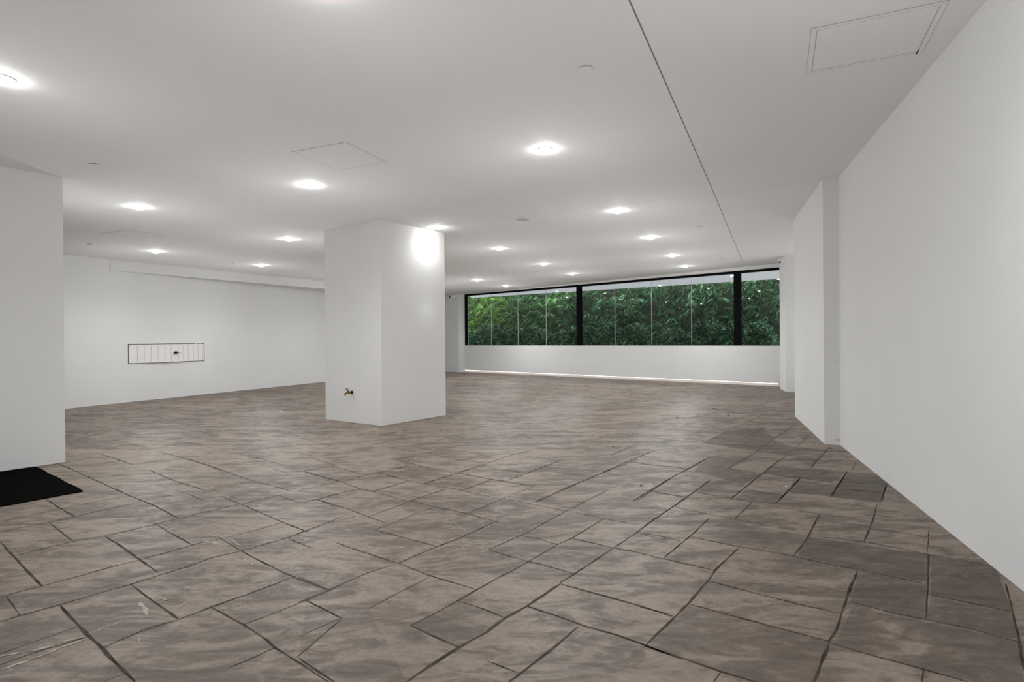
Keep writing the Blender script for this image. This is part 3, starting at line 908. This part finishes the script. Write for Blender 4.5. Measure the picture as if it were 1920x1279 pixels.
def downlight(x, y, label, aim=None, power=SPOT_W):
    root = thing('downlight', label, 'downlight', at_ceiling(x, y), 'round recessed ceiling downlights')
    root.rotation_euler = (0, -math.atan(.01118), 0)
    t = MB(); t.lathe([(.054, -.0005), (.068, -.0005), (.0675, -.004), (.058, -.006), (.054, -.004), (.054, -.0005)], 40)
    t.build('trim_ring', M_white, root, True)
    l = MB(); l.lathe([(.0535, -.001), (.0535, -.008), (.049, -.019), (.037, -.029), (.020, -.035), (.0001, -.037)], 32)
    l.build('lens', M_lens, root, True)
    s = bpy.data.lights.new('beam', 'SPOT'); s.energy = power; s.spot_size = math.radians(150); s.spot_blend = 1.0
    s.shadow_soft_size = .04; s.color = (.955, .985, 1)
    so = bpy.data.objects.new('beam', s); COL.objects.link(so); so.parent = root; so.location = (0, 0, -.085)
    if aim:
        so.rotation_euler = Vector(aim).to_track_quat('-Z', 'Y').to_euler(); s.spot_size = math.radians(125); s.spot_blend = 1.0
    g = bpy.data.lights.new('fill_lamp', 'POINT'); g.energy = FILL_W if not aim else .4; g.shadow_soft_size = 0; g.color = (.955, .985, 1)
    go = bpy.data.objects.new('fill_lamp', g); COL.objects.link(go); go.parent = root; go.location = (0, 0, -1.2)  # added point lamp without a fixture, evens out the room light
    return root

pn = Vector((PR[1] - PM[1], -(PR[0] - PM[0]), 0)).normalized()
DL = [(.302, 5.002, 'largest looking lit downlight, right of centre on the near ceiling'),
      (-2.099, 5.982, 'lit downlight just beyond the faint hatch outline, left of the pillar'),
      (-4.393, 6.772, 'lit downlight nearest the white wall end at the left'),
      (-1.062, 8.326, 'lit downlight tight against the right face of the pillar'),
      (1.397, 7.474, 'lit downlight just left of the long ceiling groove, nearest of that row'),
      (2.308, 9.522, 'second lit downlight along the row left of the groove'),
      (-.217, 10.379, 'lit downlight just right of the pillar top, first beyond it'),
      (-3.493, 9.023, 'lit downlight just left of the pillar top'),
      (-6.157, 9.934, 'lit downlight closest to the left wall, over the louvre doors'),
      (-5.209, 11.924, 'small lit downlight farthest back on the left side'),
      (.708, 12.639, 'lit downlight between pillar and window, middle of its row'),
      (3.291, 11.704, 'third lit downlight along the row left of the groove'),
      (4.103, 13.527, 'small lit downlight nearest the right end of the window'),
      (1.551, 14.62, 'small lit downlight in front of the first thick window mullion'),
      (-.936, 15.717, 'small lit downlight above the left end of the window'),
      (-.166, 17.593, 'smallest lit downlight, closest to the left window part'),
      (-3.091, 3.491, 'lit downlight cut by the left edge of the photo'),
      (-.843, 2.60, 'lit downlight just above the top edge, only its glow seen')]
DL += [(-1.9, -.9, 'added downlight, unseen behind the camera, nearest the right wall'), (-5.0, .2, 'added downlight, unseen behind the wall end at the left'), (-3.6, -3.8, 'added unseen downlight farthest behind the camera'),  # unseen downlights added to brighten ceiling, left wall and near floor
       (1.1, 2.0, 'added unseen downlight right above the camera'), (-3.9, 14.3, 'added unseen downlight behind the pillar, nearer the left wall'), (-2.6, 16.8, 'added unseen downlight behind the pillar, nearer the window')]
for x, y, lab in DL:
    if (x, y) == (-1.062, 8.326):
        tgt = Vector((PM[0] + (PR[0] - PM[0]) * .67, PM[1] + (PR[1] - PM[1]) * .67, 2.38))
        downlight(x, y, lab, tuple(tgt - Vector((x, y, 2.78))), 10)
    else:
        downlight(x, y, lab, power=SPOT_W * (.25 if (x, y) == (1.1, 2.0) else .55 if y < 3.6 else 1))

def cover_plate(x, y, label):
    root = thing('sprinkler_cover', label, 'sprinkler cover', at_ceiling(x, y), 'flat round sprinkler covers')
    root.rotation_euler = (0, -math.atan(.01118), 0)
    c = MB(); c.lathe([(.030, -.0004), (.030, -.0055)], 24); c.build('cup', M_gap, root)
    d = MB(); d.lathe([(.0405, -.0052), (.0415, -.006), (.0415, -.0075), (.039, -.0085)], 40); d.build('cover_disc', M_white, root)
cover_plate(.465, 3.516, 'round white sprinkler cover near the top, left of the long groove')
cover_plate(-3.747, 5.167, 'round white sprinkler cover beside the left wall end')
cover_plate(2.846, 8.677, 'small round sprinkler cover left of the groove, toward the window')
cover_plate(-6.722, 9.145, 'small round sprinkler cover near the left wall')
cover_plate(-5.607, 11.534, 'tiny round sprinkler cover beside the farthest left downlight')
cover_plate(-.222, 14.089, 'tiny round sprinkler cover right of the pillar, toward the window')
cover_plate(4.521, 12.298, 'tiny round sprinkler cover at the far end of the groove')

sp = thing('ceiling_speaker', 'flat round grey speaker grille flush in the ceiling right of the pillar', 'speaker', at_ceiling(.161, 7.888))
sp.rotation_euler = (0, -math.atan(.01118), 0)
d = MB(); d.lathe([(.092, -.0005), (.104, -.0005), (.103, -.006), (.092, -.006), (.092, -.0005)], 48); d.build('rim', M_white, sp, True)
d = MB(); d.lathe([(.091, -.001), (.091, -.004), (.0001, -.0045)], 48); d.build('grille', M_grey, sp)

def hatch(p1, p2, p3, label, latch=False, gw=.004):
    p1, p2, p3 = Vector(p1), Vector(p2), Vector(p3); p4 = p2 + p3 - p1
    root = thing('ceiling_hatch', label, 'ceiling hatch', at_ceiling(*p1), 'square access hatches in the ceiling')
    inv = Matrix.Translation(-Vector(root.location))
    e1, e2 = (p2 - p1), (p3 - p1); l1, l2 = e1.length, e2.length; e1, e2 = e1.normalized(), e2.normalized()
    def ring(mb, i, o_, z0, z1):
        def c(k): return [p1 + e1 * k + e2 * k, p2 - e1 * k + e2 * k, p4 - e1 * k - e2 * k, p3 + e1 * k - e2 * k]
        a, b_ = c(o_), c(i)
        for k in range(4):
            j = (k + 1) % 4
            mb.prism([tuple(a[k]), tuple(a[j]), tuple(b_[j]), tuple(b_[k])], lambda x: H(x) - z1, lambda x: H(x) - z0)
    f = MB(); ring(f, .026, 0, .0004, .0028); o = f.build('frame', M_ceil, root); o.data.transform(inv)
    f = MB(); ring(f, .026 + gw * .6, .026, .0002, .0030); ring(f, 0, -gw * .45, .0001, .0030); o = f.build('gap', M_seam, root); o.data.transform(inv)
    k = .026 + gw
    f = MB(); f.prism([tuple(p1 + (e1 + e2) * k), tuple(p2 + (e2 - e1) * k), tuple(p4 - (e1 + e2) * k), tuple(p3 + (e1 - e2) * k)], lambda x: H(x) - .0024, lambda x: H(x) - .0002)
    o = f.build('panel', M_ceil, root); o.data.transform(inv)
    if latch:
        c = p4 - (e1 + e2) * (k * .9)
        f = MB(); f.box((c.x, c.y, H(c.x) - .0028), (*(e1 * .004), 0), (*(e2 * .03), 0), (0, 0, .0006))
        o = f.build('latch', M_gap, root); o.data.transform(inv)
hatch((1.638, 3.111), (2.196, 2.867), (1.885, 3.646), 'square white ceiling hatch near the right wall', True)
hatch((-1.887, 4.941), (-1.35, 4.719), (-1.668, 5.509), 'square white ceiling hatch with a faint outline, up and left of the pillar', gw=.002)
hatch((-5.39 - .54, 8.083 + .21), (-5.39, 8.083), (-5.18 - .54, 8.606 + .21), 'small looking white ceiling hatch far back on the left side', gw=.002)

# ------------------------------------------------------------------ security cameras
sc = thing('security_camera', 'small white dome camera under the ceiling at the right pilaster', 'security camera', at_ceiling(5.93, 12.64), 'security cameras')
d = MB(); d.lathe([(.060, 0), (.062, -.03), (.056, -.045), (.042, -.05)], 32); d.build('housing', M_white, sc, True)
d = MB(); d.lathe([(.040, -.046), (.038, -.062), (.024, -.078), (.0001, -.084)], 24); d.build('dome', M_dark, sc, True)
cx = A - WN * .062 - WD * .27
sc = thing('security_camera', 'small white box camera on the beam beside the pillar', 'security camera', (cx.x, cx.y, 2.66), 'security cameras')
w3 = Vector((WD.x, WD.y, 0)); n3 = Vector((WN.x, WN.y, 0))
d = MB(); d.box(-n3 * .045 + Vector((0, 0, .035)), w3 * .13, n3 * .045, (0, 0, .045)); d.build('housing', M_white, sc, bevel=.01)
d = MB(); d.lathe([(.030, 0), (.030, .02), (.018, .034), (.0001, .038)], 20, Matrix.Translation(-n3 * .085 + Vector((0, 0, .03)) + w3 * -.02) @ (-n3).to_track_quat('Z', 'Y').to_matrix().to_4x4()); d.build('lens', M_dark, sc, True)

# ------------------------------------------------------------------ louvre doors in the left wall
ld = thing('wall_cabinet_doors', 'pair of low white louvred doors with a dark knob, slightly ajar in the left wall', 'cabinet doors', (lw(HS0, .01)[0], lw(HS0, .01)[1], HZ0))
inv = Matrix.Translation(-Vector(ld.location))
L3 = Vector((LD.x, LD.y, 0)); O3 = Vector((LD.y, -LD.x, 0))          # O3 points into the room
f = MB()
for s0_, s1_, z0_, z1_ in ((HS0, HS1, HZ0, HZ0 + .006), (HS0, HS1, HZ1 - .006, HZ1), (HS0, HS0 + .006, HZ0, HZ1), (HS1 - .006, HS1, HZ0, HZ1)):
    f.prism([lw(s0_, .0005), lw(s1_, .0005), lw(s1_, .06), lw(s0_, .06)], z0_, z1_)
o = f.build('frame', M_gap, ld); o.data.transform(inv)
mid = HS0 + (tt and (Vector((-7.092, 11.911)) - LW0).dot(LD) - HS0)
def louvre_door(sa_, sb_, hinge_left, knob):
    wdt = sb_ - sa_ - .010; hz0, hz1 = HZ0 + .012, HZ1 - .012
    ang = math.radians(2.6 if hinge_left else -2.2)
    hp = Vector((*lw(sa_ + .008 if hinge_left else sb_ - .008, -.004), 0))
    d_ = (L3 if hinge_left else -L3)
    d_ = Matrix.Rotation(-math.radians(2.6), 3, 'Z') @ d_ if hinge_left else Matrix.Rotation(math.radians(2.2), 3, 'Z') @ d_
    n_ = Vector((d_.y, -d_.x, 0)); n_ = n_ if n_.dot(O3) > 0 else -n_
    zc, hh = (hz0 + hz1) / 2, (hz1 - hz0) / 2
    f = MB(); th = .011
    f.box(hp + d_ * wdt / 2 + Vector((0, 0, hz1 - .014)), d_ * wdt / 2, n_ * th, (0, 0, .014))
    f.box(hp + d_ * wdt / 2 + Vector((0, 0, hz0 + .010)), d_ * wdt / 2, n_ * th, (0, 0, .010))
    for k in (.011, wdt - .011):
        f.box(hp + d_ * k + Vector((0, 0, zc)), d_ * .011, n_ * th, (0, 0, hh))
    nb = 6; bw = (wdt - .044) / nb
    for k in range(nb):
        c = hp + d_ * (.022 + bw * (k + .5)) + Vector((0, 0, zc)) - n_ * .001
        f.box(c, d_ * (bw / 2 - .0035), n_ * .007, (0, 0, hh - .020))
    f.box(hp + d_ * wdt / 2 + Vector((0, 0, zc)) - n_ * .008, d_ * (wdt / 2 - .02), n_ * .002, (0, 0, hh - .01), 1)
    o = f.build('door', [M_cream, M_seam], ld); o.data.transform(inv)
    if knob:
        c = hp + d_ * (wdt - .06) + n_ * th + Vector((0, 0, zc + .005))
        g = MB()
        g.lathe([(.026, 0), (.026, .006), (.012, .010), (.010, .03), (.024, .036), (.026, .05), (.016, .058), (.0001, .06)], 20,
                Matrix.Translation(c) @ n_.to_track_quat('Z', 'Y').to_matrix().to_4x4())
        g.tube([c + n_ * .045, c + n_ * .045 - d_ * .05, c + n_ * .05 - d_ * .13 + Vector((0, 0, .008))], [.010, .006, .005], 8)
        k_ = g.build('knob', M_dark, o, True); k_.data.transform(inv)
louvre_door(HS0 + .004, mid, True, False)
louvre_door(mid, HS1 - .020, False, True)

# ------------------------------------------------------------------ brass tap on the pillar
pf = (Vector(PM) - Vector(PL)).normalized(); f3 = Vector((pf.x, pf.y, 0)); no = Vector((pf.y, -pf.x, 0))
no = no if no.y < 0 else -no
tp = Vector((*(Vector(PL) + pf * (Vector((-2.262, 8.086)) - Vector(PL)).dot(pf)), .425))
tap = thing('garden_tap', 'small brass hose tap low on the left face of the pillar', 'tap', tuple(tp))
Mn = no.to_track_quat('Z', 'Y').to_matrix().to_4x4()
g = MB(); g.lathe([(.026, 0.0), (.026, .006), (.014, .010), (.012, .02)], 24, Mn); g.build('flange', M_dark, tap, True)
g = MB(); g.lathe([(.011, .015), (.012, .03), (.018, .045), (.019, .06), (.013, .075), (.011, .09)], 24, Mn)
g.tube([no * .085, no * .105, no * .118 + Vector((0, 0, -.012)), no * .122 + Vector((0, 0, -.035))], [.011, .012, .013, .014], 14)
g.build('body', M_brass, tap, True)
g = MB(); g.tube([no * .055 + Vector((0, 0, .01)), no * .078 + Vector((0, 0, .035)), no * .092 + Vector((0, 0, .052))], [.012, .009, .006], 14)
g.build('spindle', M_brass, tap, True)
hc = no * .094 + Vector((0, 0, .055))
g = MB(); g.tube([hc - f3 * .03, hc - f3 * .012, hc + f3 * .012, hc + f3 * .03], [.005, .007, .007, .005], 10); g.build('handle', M_brass, tap, True)

# ------------------------------------------------------------------ black mat
mk = Vector((-4.448, 5.335)); me_ = Vector((-3.329, 4.434)); md = Vector((-.58, -.8146)).normalized()
e_ = (me_ - mk)
pts = [mk, me_, me_ + md * 2.1, mk + md * 2.1]
g = MB(); seg = 26
def mz(u, v):
    return .008 + .006 * max(0, 1 - abs(v) * 14) * math.sin(u * 9) ** 2
gr = []
for j in range(seg + 1):
    for i in range(seg + 1):
        u, v = i / seg, j / seg
        p = mk + e_ * u + md * 2.1 * v
        g.v.append(Vector((p.x, p.y, mz(u, v))))
for j in range(seg):
    for i in range(seg):
        a = j * (seg + 1) + i
        g.f.append((a, a + seg + 1, a + seg + 2, a + 1)); g.m.append(0)
n0 = len(g.v)
per = [i for i in range(seg + 1)] + [(j + 1) * (seg + 1) + seg for j in range(seg)] + [seg * (seg + 1) + seg - 1 - i for i in range(seg)] + [(seg - 1 - j) * (seg + 1) for j in range(seg - 1)]
for k in per: g.v.append(Vector((g.v[k].x, g.v[k].y, .0016)))
for k in range(len(per)):
    j = (k + 1) % len(per)
    g.f.append((per[k], per[j], n0 + j, n0 + k)); g.m.append(0)
tag(g.build('floor_mat', M_mat), 'flat black entrance mat on the floor at the left edge', 'mat')

# ------------------------------------------------------------------ crumbs on the floor
M_leafd = mat('dry_leaf', (.03, .022, .015), .8)
def crumb(x, y, s, label, m, grp, cat, name, seed):
    R = random.Random(seed); g = MB(); n = 9; ring = []
    for i in range(n):
        a = 6.283 * i / n; r = s * R.uniform(.45, 1.1)
        ring.append((r * math.cos(a) * 1.5, r * math.sin(a) * .8))
    for i in range(n):
        j = (i + 1) % n
        g.poly([(0, 0, s * .35), (*ring[i], .002), (*ring[j], .002)])
        g.poly([(0, 0, .0006), (*ring[j], .002), (*ring[i], .002)])
    o = g.build(name, m); o.location = (x, y, .0012); o.rotation_euler[2] = R.uniform(0, 3)
    tag(o, label, cat, grp)
for k, (x, y, s, lab) in enumerate([(3.27, 9.30, .030, 'dry leaf bit, farthest of the two before the right pier'), (3.178, 8.446, .028, 'dry leaf bit nearer the right pier'),
        (2.373, 8.26, .024, 'dry leaf bit in the middle of the far floor'), (3.27, 5.90, .026, 'dark crumb at the foot of the right pier'),
        (.996, 4.473, .018, 'dark crumb on the pale slabs in mid floor'), (1.087, 9.069, .018, 'dark crumb on the floor between pillar and window'),
        (1.068, 6.094, .014, 'dark crumb on the floor right of the pillar'), (-5.357, 8.729, .026, 'round dark crumb on the floor left of the pillar')]):
    crumb(x, y, s, lab, M_leafd, 'dark crumbs on the floor', 'leaf fragment', 'leaf_fragment', k)
crumb(-3.779, 9.349, .022, 'white chip on the floor left of the pillar', M_white, 'white chips on the floor', 'paint chip', 'paint_chip', 20)
crumb(2.097, 4.404, .013, 'white chip on the dark slabs near the right wall', M_white, 'white chips on the floor', 'paint chip', 'paint_chip', 21)
